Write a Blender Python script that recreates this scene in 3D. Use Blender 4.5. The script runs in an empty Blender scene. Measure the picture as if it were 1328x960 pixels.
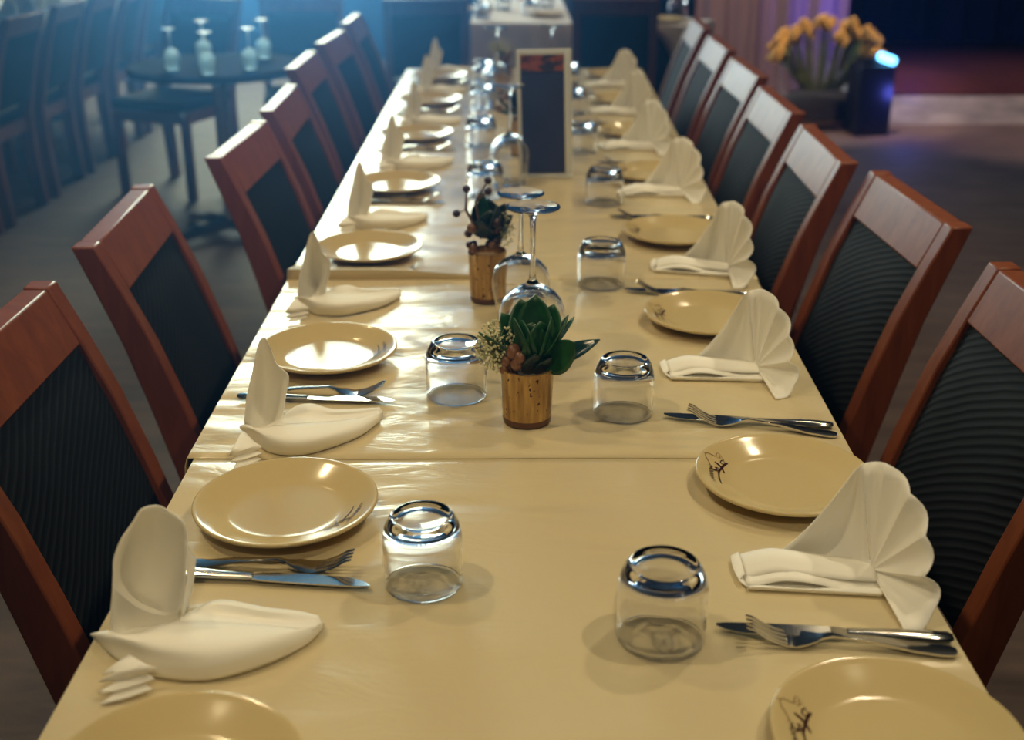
import bpy, bmesh, math, random
from mathutils import Vector, Matrix, Euler
random.seed(7)
PI = math.pi
S = bpy.context.scene
C = S.collection

# ------------------------------------------------------------------ camera, world, lights, exposure
F = 1526.0; PITCH = math.atan(630/1526.0); CZ = 1.417      # focal length in px of the 1328 px frame
cam_d = bpy.data.cameras.new('camera'); cam = bpy.data.objects.new('camera', cam_d); C.objects.link(cam)
cam.location = (0, 0, CZ); cam.rotation_euler = (PI/2-PITCH, 0, 0)
cam_d.sensor_width = 36; cam_d.lens = F*36/1328; cam_d.clip_start = .05
cam_d.dof.use_dof = True; cam_d.dof.focus_distance = 1.42; cam_d.dof.aperture_fstop = 3.8
S.camera = cam
S.view_settings.view_transform = 'Standard'; S.view_settings.look = 'None'
S.view_settings.gamma = 1; S.view_settings.exposure = 0.06; S.view_settings.use_curve_mapping = False
S.cycles.use_denoising = True
S.cycles.max_bounces = 14; S.cycles.transmission_bounces = 12; S.cycles.transparent_max_bounces = 8
S.cycles.caustics_refractive = True; S.cycles.caustics_reflective = False
S.cycles.blur_glossy = 0.6; S.cycles.sample_clamp_indirect = 4.0
W = bpy.data.worlds.new('world'); S.world = W; W.use_nodes = True
W.node_tree.nodes['Background'].inputs[0].default_value = (.30, .32, .37, 1)
W.node_tree.nodes['Background'].inputs[1].default_value = .075
hz = W.node_tree.nodes.new('ShaderNodeVolumeScatter')                # thin haze of the hall, lit by the window
hz.inputs['Color'].default_value = (.10, .36, 1, 1); hz.inputs['Density'].default_value = .064; hz.inputs['Anisotropy'].default_value = .87
hg = W.node_tree.nodes.new('ShaderNodeTexCoord'); hs = W.node_tree.nodes.new('ShaderNodeSeparateXYZ'); hm = W.node_tree.nodes.new('ShaderNodeMapRange')
hm.interpolation_type = 'SMOOTHSTEP'                                 # the haze hangs in the left half of the hall and thins out to the right
for a_, v_ in (('From Min', -.8), ('From Max', .8), ('To Min', .10), ('To Max', .012)): hm.inputs[a_].default_value = v_
W.node_tree.links.new(hg.outputs['Object'], hs.inputs[0]); W.node_tree.links.new(hs.outputs['X'], hm.inputs['Value']); W.node_tree.links.new(hm.outputs['Result'], hz.inputs['Density'])
W.node_tree.links.new(hz.outputs[0], W.node_tree.nodes['World Output'].inputs['Volume'])
S.cycles.volume_step_rate = 4; S.cycles.volume_max_steps = 64
S.cycles.volume_bounces = 0

def lamp(name, kind, loc, energy, color, **k):
    d = bpy.data.lights.new(name, kind); d.energy = energy; d.color = color
    tgt = k.pop('target', None)
    for a, v in k.items(): setattr(d, a, v)
    o = bpy.data.objects.new(name, d); C.objects.link(o); o.location = loc
    if tgt is not None:
        o.rotation_euler = (Vector(tgt)-Vector(loc)).to_track_quat('-Z', 'Y').to_euler()
    return o
WARM = (1.0, .85, .58)
CEIL = 4.4
for i, (x, y, e) in enumerate([(-1.15, .95, 50), (1.2, 1.0, 46), (-1.2, 2.2, 36), (1.2, 2.35, 46),
                               (-1.2, 3.6, 20), (1.2, 3.7, 47), (1.2, 5.4, 36), (.05, -1.0, 70)]):
    sp_ = lamp('ceiling_spot', 'SPOT', (x, y, 3.0), e, WARM, shadow_soft_size=.05, spot_size=math.radians(102 if y > 0 else 22), spot_blend=.6, target=(x*.45, y+.05 if y > 0 else 1.15, .75))
    sp_.data.cycles.is_caustics_light = True
lamp('window_daylight', 'AREA', (-1.85, 10.3, 2.75), 300, (.56, .78, 1.0), shape='RECTANGLE', size=1.9, size_y=3.2, target=(-.5, 3.2, .7))
lamp('blue_uplight_beam', 'SPOT', (2.36, 7.6, .66), 40, (.10, .11, 1.0), shadow_soft_size=.06, spot_size=math.radians(115), spot_blend=.6, target=(2.55, 8.8, .7))
lamp('blue_uplight_spill', 'POINT', (2.36, 7.08, .25), 2.2, (.12, .14, 1.0), shadow_soft_size=.05)
lamp('back_table_spot', 'SPOT', (.3, 6.6, 3.2), 55, (1.0, .80, .62), shadow_soft_size=.06, spot_size=math.radians(70), spot_blend=.7, target=(.1, 7.0, .7))
lamp('added_stage_fill', 'SPOT', (3.2, 5.8, 3.2), 330, (1.0, .82, .74), shadow_soft_size=.08, spot_size=math.radians(50), spot_blend=.7, target=(3.5, 7.5, .1))  # added fill that lightens the grey stage front, not a lamp of the hall
lamp('added_vase_fill', 'SPOT', (1.5, 6.4, 3.3), 380, (1.0, .80, .64), shadow_soft_size=.06, spot_size=math.radians(40), spot_blend=.5, target=(1.85, 7.8, .40))  # extra light put in to brighten the golden flowers, no real fixture

# ------------------------------------------------------------------ helpers
def srgb(r, g, b):
    f = lambda c: (c/255/12.92 if c/255 <= .04045 else ((c/255+.055)/1.055)**2.4)
    return (f(r), f(g), f(b), 1)

def mat(name, col, rough=.5, metal=0, **k):
    m = bpy.data.materials.new(name); m.use_nodes = True
    b = m.node_tree.nodes['Principled BSDF']
    b.inputs['Base Color'].default_value = col; b.inputs['Roughness'].default_value = rough
    b.inputs['Metallic'].default_value = metal
    for a, v in k.items(): b.inputs[a.replace('_', ' ')].default_value = v
    return m
def nd(m, t, **k):
    n = m.node_tree.nodes.new(t)
    for a, v in k.items():
        if hasattr(n, a): setattr(n, a, v)
        else: n.inputs[a].default_value = v
    return n
def ln(m, a, b): m.node_tree.links.new(a, b)
def bsdf(m): return m.node_tree.nodes['Principled BSDF']
def mapping(m, scale, rot=(0, 0, 0), coord='Object'):
    t = nd(m, 'ShaderNodeTexCoord'); mp = nd(m, 'ShaderNodeMapping')
    mp.inputs['Scale'].default_value = scale; mp.inputs['Rotation'].default_value = rot
    ln(m, t.outputs[coord], mp.inputs['Vector']); return mp.outputs['Vector']
def noise(m, vec, scale=5, detail=4, rough=.5, dist=0):
    n = nd(m, 'ShaderNodeTexNoise'); n.inputs['Scale'].default_value = scale; n.inputs['Detail'].default_value = detail
    n.inputs['Roughness'].default_value = rough; n.inputs['Distortion'].default_value = dist
    ln(m, vec, n.inputs['Vector']); return n.outputs['Fac']
def ramp(m, fac, stops):
    r = nd(m, 'ShaderNodeValToRGB'); e = r.color_ramp.elements
    while len(e) < len(stops): e.new(.5)
    for el, (p, c) in zip(e, stops): el.position = p; el.color = c
    ln(m, fac, r.inputs['Fac']); return r.outputs['Color']
def bump(m, h, strength=.3, dist=.01):
    b = nd(m, 'ShaderNodeBump'); b.inputs['Strength'].default_value = strength; b.inputs['Distance'].default_value = dist
    ln(m, h, b.inputs['Height']); ln(m, b.outputs['Normal'], bsdf(m).inputs['Normal'])

# materials
def wood(name, c1, c2, rough=.28, coord='Object', scale=(22, 22, 3)):
    m = mat(name, c1, rough); v = mapping(m, scale)
    ln(m, ramp(m, noise(m, v, 2.2, 6, .6, .6), [(.3, c1), (.72, c2)]), bsdf(m).inputs['Base Color'])
    bump(m, noise(m, v, 6, 3), .06, .002); bsdf(m).inputs['Specular IOR Level'].default_value = .25; return m
M = {}
M['wood'] = wood('cherry_wood', srgb(118, 60, 35), srgb(144, 79, 48), .38)
M['wood_dark'] = wood('dark_wood', srgb(40, 24, 20), srgb(60, 36, 28), .35)
f = mat('ribbed_black_fabric', srgb(22, 25, 30), .8); bsdf(f).inputs['Specular IOR Level'].default_value = .2
v = mapping(f, (1, 1, 1)); w = nd(f, 'ShaderNodeTexWave', wave_type='RINGS', rings_direction='SPHERICAL')
mp = [n for n in f.node_tree.nodes if n.type == 'MAPPING'][0]; mp.inputs['Location'].default_value = (.55, 0, .25)
w.inputs['Scale'].default_value = 24; w.inputs['Distortion'].default_value = 1.2; w.inputs['Detail'].default_value = 1; w.inputs['Detail Scale'].default_value = .6
ln(f, v, w.inputs['Vector']); bump(f, w.outputs['Fac'], .4, .002)
ln(f, ramp(f, w.outputs['Fac'], [(.55, srgb(9, 12, 17)), (1.0, srgb(30, 35, 41))]), bsdf(f).inputs['Base Color'])
M['fabric'] = f
M['seat'] = mat('black_seat_vinyl', srgb(16, 18, 22), .8, Specular_IOR_Level=.15)
p = mat('glossy_white_paper', srgb(212, 196, 158), .2, IOR=1.4)
v = mapping(p, (1.0, 2.6, 1)); h1 = noise(p, v, 2.6, 1, .5, 1.2)
v2 = mapping(p, (2.2, 5.0, 1), (0, 0, .25)); h2 = noise(p, v2, 4.0, 3, .55, 1.4)
ad = nd(p, 'ShaderNodeMath', operation='ADD'); mu = nd(p, 'ShaderNodeMath', operation='MULTIPLY'); mu.inputs[1].default_value = .16
ln(p, h2, mu.inputs[0]); ln(p, h1, ad.inputs[0]); ln(p, mu.outputs[0], ad.inputs[1]); bump(p, ad.outputs[0], .42, .02)
M['paper'] = p
M['plate'] = mat('cream_glaze', srgb(202, 182, 134), .13, IOR=1.42)
M['logo'] = mat('plate_print_maroon', srgb(52, 14, 14), .3)
M['logo_thin'] = mat('plate_print_brown', srgb(128, 92, 50), .3)
n = mat('white_linen', srgb(250, 247, 238), .85, Subsurface_Weight=.12, Subsurface_Radius=(.01, .01, .01))
v = mapping(n, (1, 1, 1)); bump(n, noise(n, v, 900, 2), .12, .0006); M['linen'] = n
M['steel'] = mat('polished_steel', srgb(205, 202, 196), .13, 1)
def glass(name, col=(1, 1, 1, 1), rough=0):
    m = mat(name, col, rough, Transmission_Weight=1.0, IOR=1.48); return m
M['glass'] = glass('clear_glass')
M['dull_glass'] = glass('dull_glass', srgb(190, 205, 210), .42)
M['acrylic'] = mat('frosted_acrylic', srgb(240, 244, 244), .25, Transmission_Weight=.1)
g = mat('mercury_gold_glass', srgb(176, 130, 62), .3, .7)
v = mapping(g, (1, 1, .45)); sp = noise(g, mapping(g, (1, 1, .8)), 190, 1, .5); st = noise(g, mapping(g, (90, 90, 9)), 1.6, 3)
c1 = ramp(g, st, [(.3, srgb(142, 108, 62)), (.7, srgb(206, 172, 112))]); c2 = ramp(g, sp, [(.29, (0, 0, 0, 1)), (.33, (1, 1, 1, 1))])
mx = nd(g, 'ShaderNodeMix', data_type='RGBA'); ln(g, c2, mx.inputs['Factor'])
mx.inputs[6].default_value = srgb(58, 36, 16); ln(g, c1, mx.inputs[7]); ln(g, mx.outputs[2], bsdf(g).inputs['Base Color']); M['gold'] = g
M['vase_base'] = mat('dark_amber_glass', srgb(88, 54, 30), .1)
def leafmat(name, a, b):
    m = mat(name, a, .38); ln(m, ramp(m, noise(m, mapping(m, (30, 30, 30)), 1.5, 3), [(.3, a), (.7, b)]), bsdf(m).inputs['Base Color']); return m
M['leaf'] = leafmat('succulent_green', srgb(14, 52, 22), srgb(28, 84, 36))
M['leaf_dark'] = leafmat('dark_leaf', srgb(12, 36, 34), srgb(22, 52, 48))
M['leaf_shiny'] = mat('glossy_blue_green_leaf', srgb(30, 62, 62), .16)
M['bud'] = leafmat('brown_bud', srgb(92, 58, 38), srgb(134, 92, 62))
M['berry'] = mat('plum_berry', srgb(62, 34, 38), .35)
M['stem'] = mat('twig', srgb(110, 82, 58), .6)
M['breath'] = mat('baby_breath_white', srgb(216, 214, 176), .8)
M['breath_green'] = mat('baby_breath_stem', srgb(120, 130, 70), .8)
M['pebble'] = mat('sand_filler', srgb(170, 140, 104), .8)
M['navy'] = mat('navy_card', srgb(40, 48, 92), .6)
k = mat('sunset_print', srgb(150, 76, 44), .35)
ln(k, ramp(k, noise(k, mapping(k, (28, 28, 45)), 1.2, 3), [(.44, srgb(38, 34, 52)), (.56, srgb(158, 78, 42))]), bsdf(k).inputs['Base Color']); M['sunset'] = k
fl = mat('dark_carpet', srgb(60, 52, 50), .68); bsdf(fl).inputs['Specular IOR Level'].default_value = .45
v = mapping(fl, (1.2, 5, 1), (0, 0, .55)); nf = noise(fl, v, 2.5, 6, .65, .5)
ln(fl, ramp(fl, nf, [(.3, srgb(72, 58, 57)), (.72, srgb(114, 94, 88))]), bsdf(fl).inputs['Base Color'])
bump(fl, noise(fl, mapping(fl, (1, 1, 1)), 180, 3), .25, .004); M['floor'] = fl
M['wall'] = mat('dark_wall', srgb(34, 36, 44), .8)
M['ceiling'] = mat('dark_ceiling', srgb(30, 30, 34), .9)
M['frame'] = mat('window_frame_paint', srgb(60, 60, 62), .5)
em = bpy.data.materials.new('daylight_pane'); em.use_nodes = True; nt = em.node_tree; nt.nodes.clear()
e_ = nt.nodes.new('ShaderNodeEmission'); e_.inputs[0].default_value = (.62, .80, 1, 1); e_.inputs[1].default_value = 6
o_ = nt.nodes.new('ShaderNodeOutputMaterial'); nt.links.new(e_.outputs[0], o_.inputs[0]); M['pane'] = em
em2 = em.copy(); em2.name = 'led_lens'; em2.node_tree.nodes['Emission'].inputs[0].default_value = (.12, .50, 1, 1); em2.node_tree.nodes['Emission'].inputs[1].default_value = 7; M['led'] = em2
M['curtain'] = mat('navy_curtain', srgb(22, 22, 40), .85)
M['stage_top'] = wood('stage_boards', srgb(66, 34, 32), srgb(92, 50, 44), .4)
sf = mat('stage_front_grey', srgb(128, 122, 122), .7); ln(sf, ramp(sf, noise(sf, mapping(sf, (3, 3, 12), (0, .25, 0)), 2, 4), [(.3, srgb(148, 142, 142)), (.7, srgb(196, 188, 184))]), bsdf(sf).inputs['Base Color']); M['stage_front'] = sf
M['matte_black'] = mat('matte_black_laminate', srgb(20, 20, 24), .9, Specular_IOR_Level=.03)
M['black'] = mat('black_plastic', srgb(16, 16, 20), .4)
M['sheer'] = mat('sheer_organza', srgb(150, 122, 128), .7, Alpha=.72)
M['cloth'] = mat('white_tablecloth', srgb(222, 214, 206), .8)
M['chrome'] = mat('chrome', srgb(210, 214, 218), .12, 1)
M['petal'] = mat('golden_petal', srgb(208, 164, 84), .8)
M['dark_plant'] = mat('dark_moss', srgb(34, 34, 36), .8)
M['terracotta'] = mat('orange_napkin', srgb(190, 110, 70), .8)

def link(name, me, m, parent=None, loc=None):
    o = bpy.data.objects.new(name, me); C.objects.link(o)
    if m is not None: me.materials.append(m)
    if parent is not None: o.parent = parent
    if loc is not None: o.location = loc
    return o
def mesh(name, V, Fc, m, parent=None, loc=None, smooth=True, angle=40):
    me = bpy.data.meshes.new(name); me.from_pydata([tuple(a) for a in V], [], Fc); me.update()
    if smooth:
        me.polygons.foreach_set('use_smooth', [True]*len(me.polygons)); me.set_sharp_from_angle(angle=math.radians(angle))
    return link(name, me, m, parent, loc)
def tag(o, label, cat, group=None, kind=None):
    if label: o['label'] = label
    if cat: o['category'] = cat
    if group: o['group'] = group
    if kind: o['kind'] = kind
    return o
def empty(name, loc=(0, 0, 0), rz=0, label=None, cat=None, group=None):
    o = bpy.data.objects.new(name, None); C.objects.link(o); o.location = loc; o.rotation_euler = (0, 0, rz)
    o.empty_display_size = .05
    return tag(o, label, cat, group)
def structure(o): o['kind'] = 'structure'; return o
CH = {}
def kids(o):
    return [c for c in bpy.data.objects if c.parent == o]
def dup(o, loc, rz=None, sc=None, label=None, group=None, cat=None):
    def rec(a, par):
        b = a.copy(); C.objects.link(b); b.parent = par
        for c in kids(a): rec(c, b)
        return b
    b = rec(o, None); b.location = loc
    if rz is not None: b.rotation_euler = (0, 0, rz)
    if sc is not None: b.scale = (sc, sc, sc) if not isinstance(sc, tuple) else sc
    if label: b['label'] = label
    if group: b['group'] = group
    if cat: b['category'] = cat
    return b
class MB:
    def __init__(s): s.V = []; s.F = []
    def add(s, V, Fc):
        n = len(s.V); s.V += [tuple(a) for a in V]; s.F += [tuple(i+n for i in f_) for f_ in Fc]
    def box(s, c, d, rot=None, bev=0.0):
        bm = bmesh.new(); bmesh.ops.create_cube(bm, size=1)
        for w_ in bm.verts: w_.co = Vector((w_.co.x*d[0], w_.co.y*d[1], w_.co.z*d[2]))
        if bev: bmesh.ops.bevel(bm, geom=list(bm.edges), offset=bev, segments=2, profile=.6, affect='EDGES')
        mt = Matrix.Translation(c) @ (rot.to_4x4() if rot is not None else Matrix.Identity(4))
        bm.transform(mt); bm.verts.index_update()
        s.add([w_.co for w_ in bm.verts], [[w_.index for w_ in f_.verts] for f_ in bm.faces]); bm.free()
    def tube(s, pts, rad, n=8, caps=True):
        pts = [Vector(a) for a in pts]; rad = rad if isinstance(rad, (list, tuple)) else [rad]*len(pts)
        V = []; prev = None
        for i, p_ in enumerate(pts):
            t = (pts[min(i+1, len(pts)-1)]-pts[max(i-1, 0)]).normalized()
            a = Vector((0, 0, 1)) if abs(t.z) < .9 else Vector((1, 0, 0))
            if prev is not None: a = prev
            x = (a-t*a.dot(t)).normalized(); y = t.cross(x); prev = x
            for j in range(n):
                an = 2*PI*j/n; V.append(p_+(x*math.cos(an)+y*math.sin(an))*rad[i])
        Fc = [(i*n+j, i*n+(j+1) % n, (i+1)*n+(j+1) % n, (i+1)*n+j) for i in range(len(pts)-1) for j in range(n)]
        if caps: Fc += [tuple(range(n))[::-1], tuple(range((len(pts)-1)*n, len(pts)*n))]
        s.add(V, Fc)
    def lathe(s, prof, n=40, c=(0, 0, 0), closed=False):
        V = []; ring = []
        for r, z in prof:
            if r < 1e-6: ring.append([len(V)]); V.append((c[0], c[1], c[2]+z))
            else:
                ring.append(list(range(len(V), len(V)+n)))
                V += [(c[0]+r*math.cos(2*PI*j/n), c[1]+r*math.sin(2*PI*j/n), c[2]+z) for j in range(n)]
        Fc = []
        pr = list(zip(ring[:-1], ring[1:])) + ([(ring[-1], ring[0])] if closed else [])
        for a, b in pr:
            for j in range(n):
                k_ = (j+1) % n
                if len(a) == 1 and len(b) == 1: continue
                if len(a) == 1: Fc.append((a[0], b[k_], b[j]))
                elif len(b) == 1: Fc.append((a[j], a[k_], b[0]))
                else: Fc.append((a[j], a[k_], b[k_], b[j]))
        s.add(V, Fc)
    def ball(s, c, r, seg=8, sq=(1, 1, 1)):
        V = [(c[0], c[1], c[2]+r*sq[2])]; m_ = max(3, seg//2)
        for i in range(1, m_):
            a = PI*i/m_
            V += [(c[0]+r*sq[0]*math.sin(a)*math.cos(2*PI*j/seg), c[1]+r*sq[1]*math.sin(a)*math.sin(2*PI*j/seg), c[2]+r*sq[2]*math.cos(a)) for j in range(seg)]
        V.append((c[0], c[1], c[2]-r*sq[2])); e = len(V)-1
        Fc = [(0, 1+j, 1+(j+1) % seg) for j in range(seg)]
        for i in range(m_-2):
            Fc += [(1+i*seg+j, 1+(i+1)*seg+j, 1+(i+1)*seg+(j+1) % seg, 1+i*seg+(j+1) % seg) for j in range(seg)]
        b = 1+(m_-2)*seg; Fc += [(b+j, e, b+(j+1) % seg) for j in range(seg)]
        s.add(V, Fc)
    def sheet(s, net, sub=5):                     # rows of 3D points -> smooth Catmull-Rom surface
        net = [[Vector(a) for a in r] for r in net]
        def cr(P_, t):
            n_ = len(P_)-1; x = t*n_; i = min(int(x), n_-1); u = x-i
            p1, p2 = P_[i], P_[i+1]; p0 = P_[i-1] if i > 0 else p1*2-p2; p3 = P_[i+2] if i+2 <= n_ else p2*2-p1
            return .5*((2*p1)+(p2-p0)*u+(2*p0-5*p1+4*p2-p3)*u*u+(3*p1-p0-3*p2+p3)*u**3)
        nu = (len(net)-1)*sub; nv = (len(net[0])-1)*sub; V = []
        cols = [[cr(r, j/nv) for j in range(nv+1)] for r in net]
        for i in range(nu+1):
            for j in range(nv+1): V.append(cr([c_[j] for c_ in cols], i/nu))
        s.add(V, [(i*(nv+1)+j, i*(nv+1)+j+1, (i+1)*(nv+1)+j+1, (i+1)*(nv+1)+j) for i in range(nu) for j in range(nv)])
    def build(s, name, m, parent=None, loc=None, smooth=True, angle=40, recalc=True):
        o = mesh(name, s.V, s.F, m, parent, loc, False)
        if recalc:
            bm = bmesh.new(); bm.from_mesh(o.data); bmesh.ops.recalc_face_normals(bm, faces=bm.faces); bm.to_mesh(o.data); bm.free()
        if smooth:
            o.data.polygons.foreach_set('use_smooth', [True]*len(o.data.polygons)); o.data.set_sharp_from_angle(angle=math.radians(angle))
        return o
def solid(o, t, off=0):
    md = o.modifiers.new('thickness', 'SOLIDIFY'); md.thickness = t; md.offset = off; return o
cP, sP = math.cos(PITCH), math.sin(PITCH)
def ray(u, v):
    a = (u-664)/F; b = (v-480)/F; return a, cP-b*sP, -sP-b*cP
def P(u, v, z):                                   # point of the photo at a known height
    a, y, d = ray(u, v); t = (z-CZ)/d; return Vector((a*t, y*t, z))
def Q(u, v, Y):                                   # point of the photo at a known distance
    a, y, d = ray(u, v); t = Y/y; return Vector((a*t, Y, CZ+d*t))
TZ = .752                                         # height of the paper on the tables

# ------------------------------------------------------------------ the room
XL, XR, YB, YF = -6.0, 5.2, 10.6, -2.2
def slab(name, x0, x1, y0, y1, z0, z1, m):
    b = MB(); b.box(((x0+x1)/2, (y0+y1)/2, (z0+z1)/2), (x1-x0, y1-y0, z1-z0)); return structure(b.build(name, m, smooth=False))
slab('floor', XL-.1, XR+.1, YF-.1, YB+.1, -.1, 0, M['floor'])
slab('ceiling', XL-.1, XR+.1, YF-.1, YB+.1, CEIL, CEIL+.1, M['ceiling'])
slab('wall_left', XL-.1, XL, YF, YB, 0, CEIL, M['wall'])
slab('wall_right', XR, XR+.1, YF, YB, 0, CEIL, M['wall'])
slab('wall_near', XL, XR, YF-.1, YF, 0, CEIL, M['wall'])
WX0, WX1, WZ0, WZ1 = -2.85, -.85, 1.0, 4.2        # tall window of the far wall
b = MB()
for x0, x1, z0, z1 in [(XL, WX0, 0, CEIL), (WX1, XR, 0, CEIL), (WX0, WX1, 0, WZ0), (WX0, WX1, WZ1, CEIL)]:
    b.box(((x0+x1)/2, YB+.05, (z0+z1)/2), (x1-x0, .1, z1-z0))
structure(b.build('wall_far', M['wall'], smooth=False))
b = MB()
for x in (WX0+.03, (WX0+WX1)/2, WX1-.03): b.box((x, YB+.03, (WZ0+WZ1)/2), (.06, .08, WZ1-WZ0))
for z in (WZ0+.03, (WZ0+WZ1)/2, WZ1-.03): b.box(((WX0+WX1)/2, YB+.03, z), (WX1-WX0, .078, .06))
wf = structure(b.build('window_1', M['frame'], smooth=False))
b = MB(); b.box(((WX0+WX1)/2, YB+.07, (WZ0+WZ1)/2), (WX1-WX0, .01, WZ1-WZ0)); b.build('pane', M['pane'], wf, smooth=False)

# ------------------------------------------------------------------ dining tables under the paper
def dining_table(x0, x1, y0, y1, label, z=.748):
    r = empty('dining_table', ((x0+x1)/2, (y0+y1)/2, 0), 0, label, 'table', 'tables pushed together under the paper')
    b = MB(); b.box((0, 0, z-.015), (x1-x0, y1-y0, .03), bev=.004); b.build('tabletop', M['wood_dark'], r)
    for sy in (-1, 1):                             # central columns leave room for knees and chairs
        y = sy*max(.0, (y1-y0)/2-.30) if y1-y0 > .7 else sy*.04
        b = MB(); b.box((.02, y, z/2-.01), (.07, .07, z-.06), bev=.006); b.build('column', M['wood_dark'], r)
        b = MB(); b.box((.02, y, .02), (.10, min(.46, y1-y0-.06) if y1-y0 > .7 else .07, .04), bev=.006); b.build('foot', M['wood_dark'], r)
    return r
dining_table(-.385, .41, .25, 1.305, 'dark wood dining table at the near end under the white paper')
dining_table(-.385, .415, 1.315, 2.03, 'dark wood dining table in the middle under the white paper')
dining_table(-.40, .445, 2.04, 4.64, 'long dark wood dining table at the far end under the white paper')

def xr_edge(y): return .424+max(0, y-1.1)*.021
def paper(y0, y1, xl, extra, z, label, step=0, ny=40):
    nx = 44; V = []; Fc = []
    cols = [-2, -1.5, -1] + [i/nx for i in range(nx+1)] + [1.001, 1.002, 1.003]
    for j in range(ny+1):
        y = y0+(y1-y0)*j/ny
        xr = xr_edge(y)+extra
        for c_ in cols:
            if c_ < 0:
                d = {-2: .17, -1.5: .085, -1: .012}[c_]; x, zz = xl-.004-.012*(d > .05)*math.sin(y*9+1), z-d
            elif c_ > 1:
                d = {1001: .012, 1002: .085, 1003: .17}[round(c_*1000)]; x, zz = xr+.004+.012*(d > .05)*math.sin(y*8), z-d
            else:
                x = xl+(xr-xl)*c_; zz = z+.0012*math.sin(x*9+y*5)*math.sin(y*6.3+x*3)*min(1, 12*c_*(1-c_))+.0006
                if step:
                    k_ = max(0, min(1, (.03-x)/.25)); e = math.exp(-((y-y0)/.05)**2)
                    zz += step*k_*e
            V.append((x, y, zz))
    n_ = len(cols)
    if step:                                       # lip: the paper turns down over the table joint
        row = []
        for i in range(n_):
            x, y, zz = V[i]; row.append((x, y-.002, max(z-.0016 if 3 <= i <= nx+3 else zz, zz-.03)))
        base = len(V); V += row; Fc += [(base+i, base+i+1, i+1, i) for i in range(n_-1)]
    Fc += [(j*n_+i, j*n_+i+1, (j+1)*n_+i+1, (j+1)*n_+i) for j in range(ny) for i in range(n_-1)]
    o = mesh('paper_table_cover', V, Fc, M['paper'], smooth=True, angle=50)
    solid(o, .0008, -1); o.cycles.is_caustics_receiver = True
    return tag(o, label, 'table cover', 'white paper covers on the tables')
paper(.22, 1.335, -.399, 0, TZ-.0020, 'white glossy paper table cover at the near end, under the closest plates')
paper(1.322, 2.06, -.408, .002, TZ-.0010, 'white glossy paper table cover in the middle, under the succulent pot')
paper(2.045, 4.70, -.408, .004, TZ, 'long white glossy paper table cover reaching to the far end, under the menu stand', step=.018, ny=90)

# ------------------------------------------------------------------ chairs
def bar(b, prof, xc, wx):                          # a board in the YZ plane: prof = [(y_front, y_back, z)], extruded along x
    V = []; n_ = len(prof)
    for s_ in (-1, 1):
        for yf, yb, z in prof: V += [(xc+s_*wx/2, yf, z), (xc+s_*wx/2, yb, z)]
    o = 2*n_; Fc = []
    for i in range(n_-1):
        a = 2*i
        Fc += [(a, a+1, a+3, a+2), (o+a, o+a+2, o+a+3, o+a+1), (a, a+2, o+a+2, o+a), (a+1, o+a+1, o+a+3, a+3)]
    Fc += [(0, o, o+1, 1), (2*n_-2, 2*n_-1, o+2*n_-1, o+2*n_-2)]
    b.add(V, Fc)
BACK = [(-.185, -.24, .02), (-.165, -.225, .25), (-.165, -.225, .44), (-.185, -.245, .52), (-.215, -.270, .62), (-.252, -.300, .73), (-.290, -.332, .82), (-.324, -.360, .895)]
def yb_at(z, side):
    for a, c_ in zip(BACK[:-1], BACK[1:]):
        if a[2] <= z <= c_[2]:
            t = (z-a[2])/(c_[2]-a[2]); return a[side]+(c_[side]-a[side])*t
    return BACK[-1][side]
def bevel_mod(o, w_): md = o.modifiers.new('edge', 'BEVEL'); md.width = w_; md.segments = 2; md.limit_method = 'ANGLE'; return o
def make_chair(label):
    r = empty('dining_chair', (0, 0, 0), 0, label, 'chair')
    for s_ in (-1, 1):
        b = MB(); pr = [(a, c_, z) for a, c_, z in BACK]; pr[0] = (pr[0][0], pr[0][1], 0)
        bar(b, pr, s_*.193, .036); bevel_mod(b.build('back_post', M['wood'], r, angle=25), .003)
        b = MB(); b.box((s_*.193, .20, .20), (.038, .04, .40), bev=.004); b.build('leg', M['wood'], r)
    b = MB(); bar(b, [(yb_at(z, 0)-.001, yb_at(z, 1)+.001, z) for z in (.812, .85, .8935)], 0, .346); bevel_mod(b.build('top_rail', M['wood'], r, angle=25), .003)
    b = MB(); zs = [.50+.312*i/8 for i in range(9)]
    nx = 8; V = []; Fc = []
    for side in (0, 1):
        for z in zs:
            for i in range(nx+1):
                x = -.173+.346*i/nx; q = 1-(2*i/nx-1)**2; zz = (z-.5)/.312; pz = min(1, 8*zz*(1-zz)+.0)
                y = yb_at(z, side); y = y-.010+.009*min(1, q*2)*pz if side == 0 else y+.010-.009*min(1, q*2)*pz
                V.append((x, y, z))
    m_ = (nx+1)*len(zs)
    for i in range(len(zs)-1):
        for j in range(nx):
            a = i*(nx+1)+j; Fc += [(a, a+1, a+nx+2, a+nx+1), (m_+a, m_+a+nx+1, m_+a+nx+2, m_+a+1)]
    for j in range(nx):
        Fc += [(j, m_+j, m_+j+1, j+1)]; a = (len(zs)-1)*(nx+1)+j; Fc += [(a, a+1, m_+a+1, m_+a)]
    for i in range(len(zs)-1):
        a = i*(nx+1); Fc += [(a, a+nx+1, m_+a+nx+1, m_+a)]; a += nx; Fc += [(a, m_+a, m_+a+nx+1, a+nx+1)]
    b.add(V, Fc); b.build('back_panel', M['fabric'], r)
    b = MB(); b.box((0, .015, .445), (.42, .40, .055), bev=.018); b.build('seat', M['seat'], r)
    b = MB()
    b.box((0, .20, .39), (.35, .022, .055)); b.box((0, -.195, .39), (.35, .022, .055))
    for s_ in (-1, 1): b.box((s_*.193, .01, .39), (.022, .36, .055))
    b.build('seat_frame', M['wood'], r, smooth=False)
    return r
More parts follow.
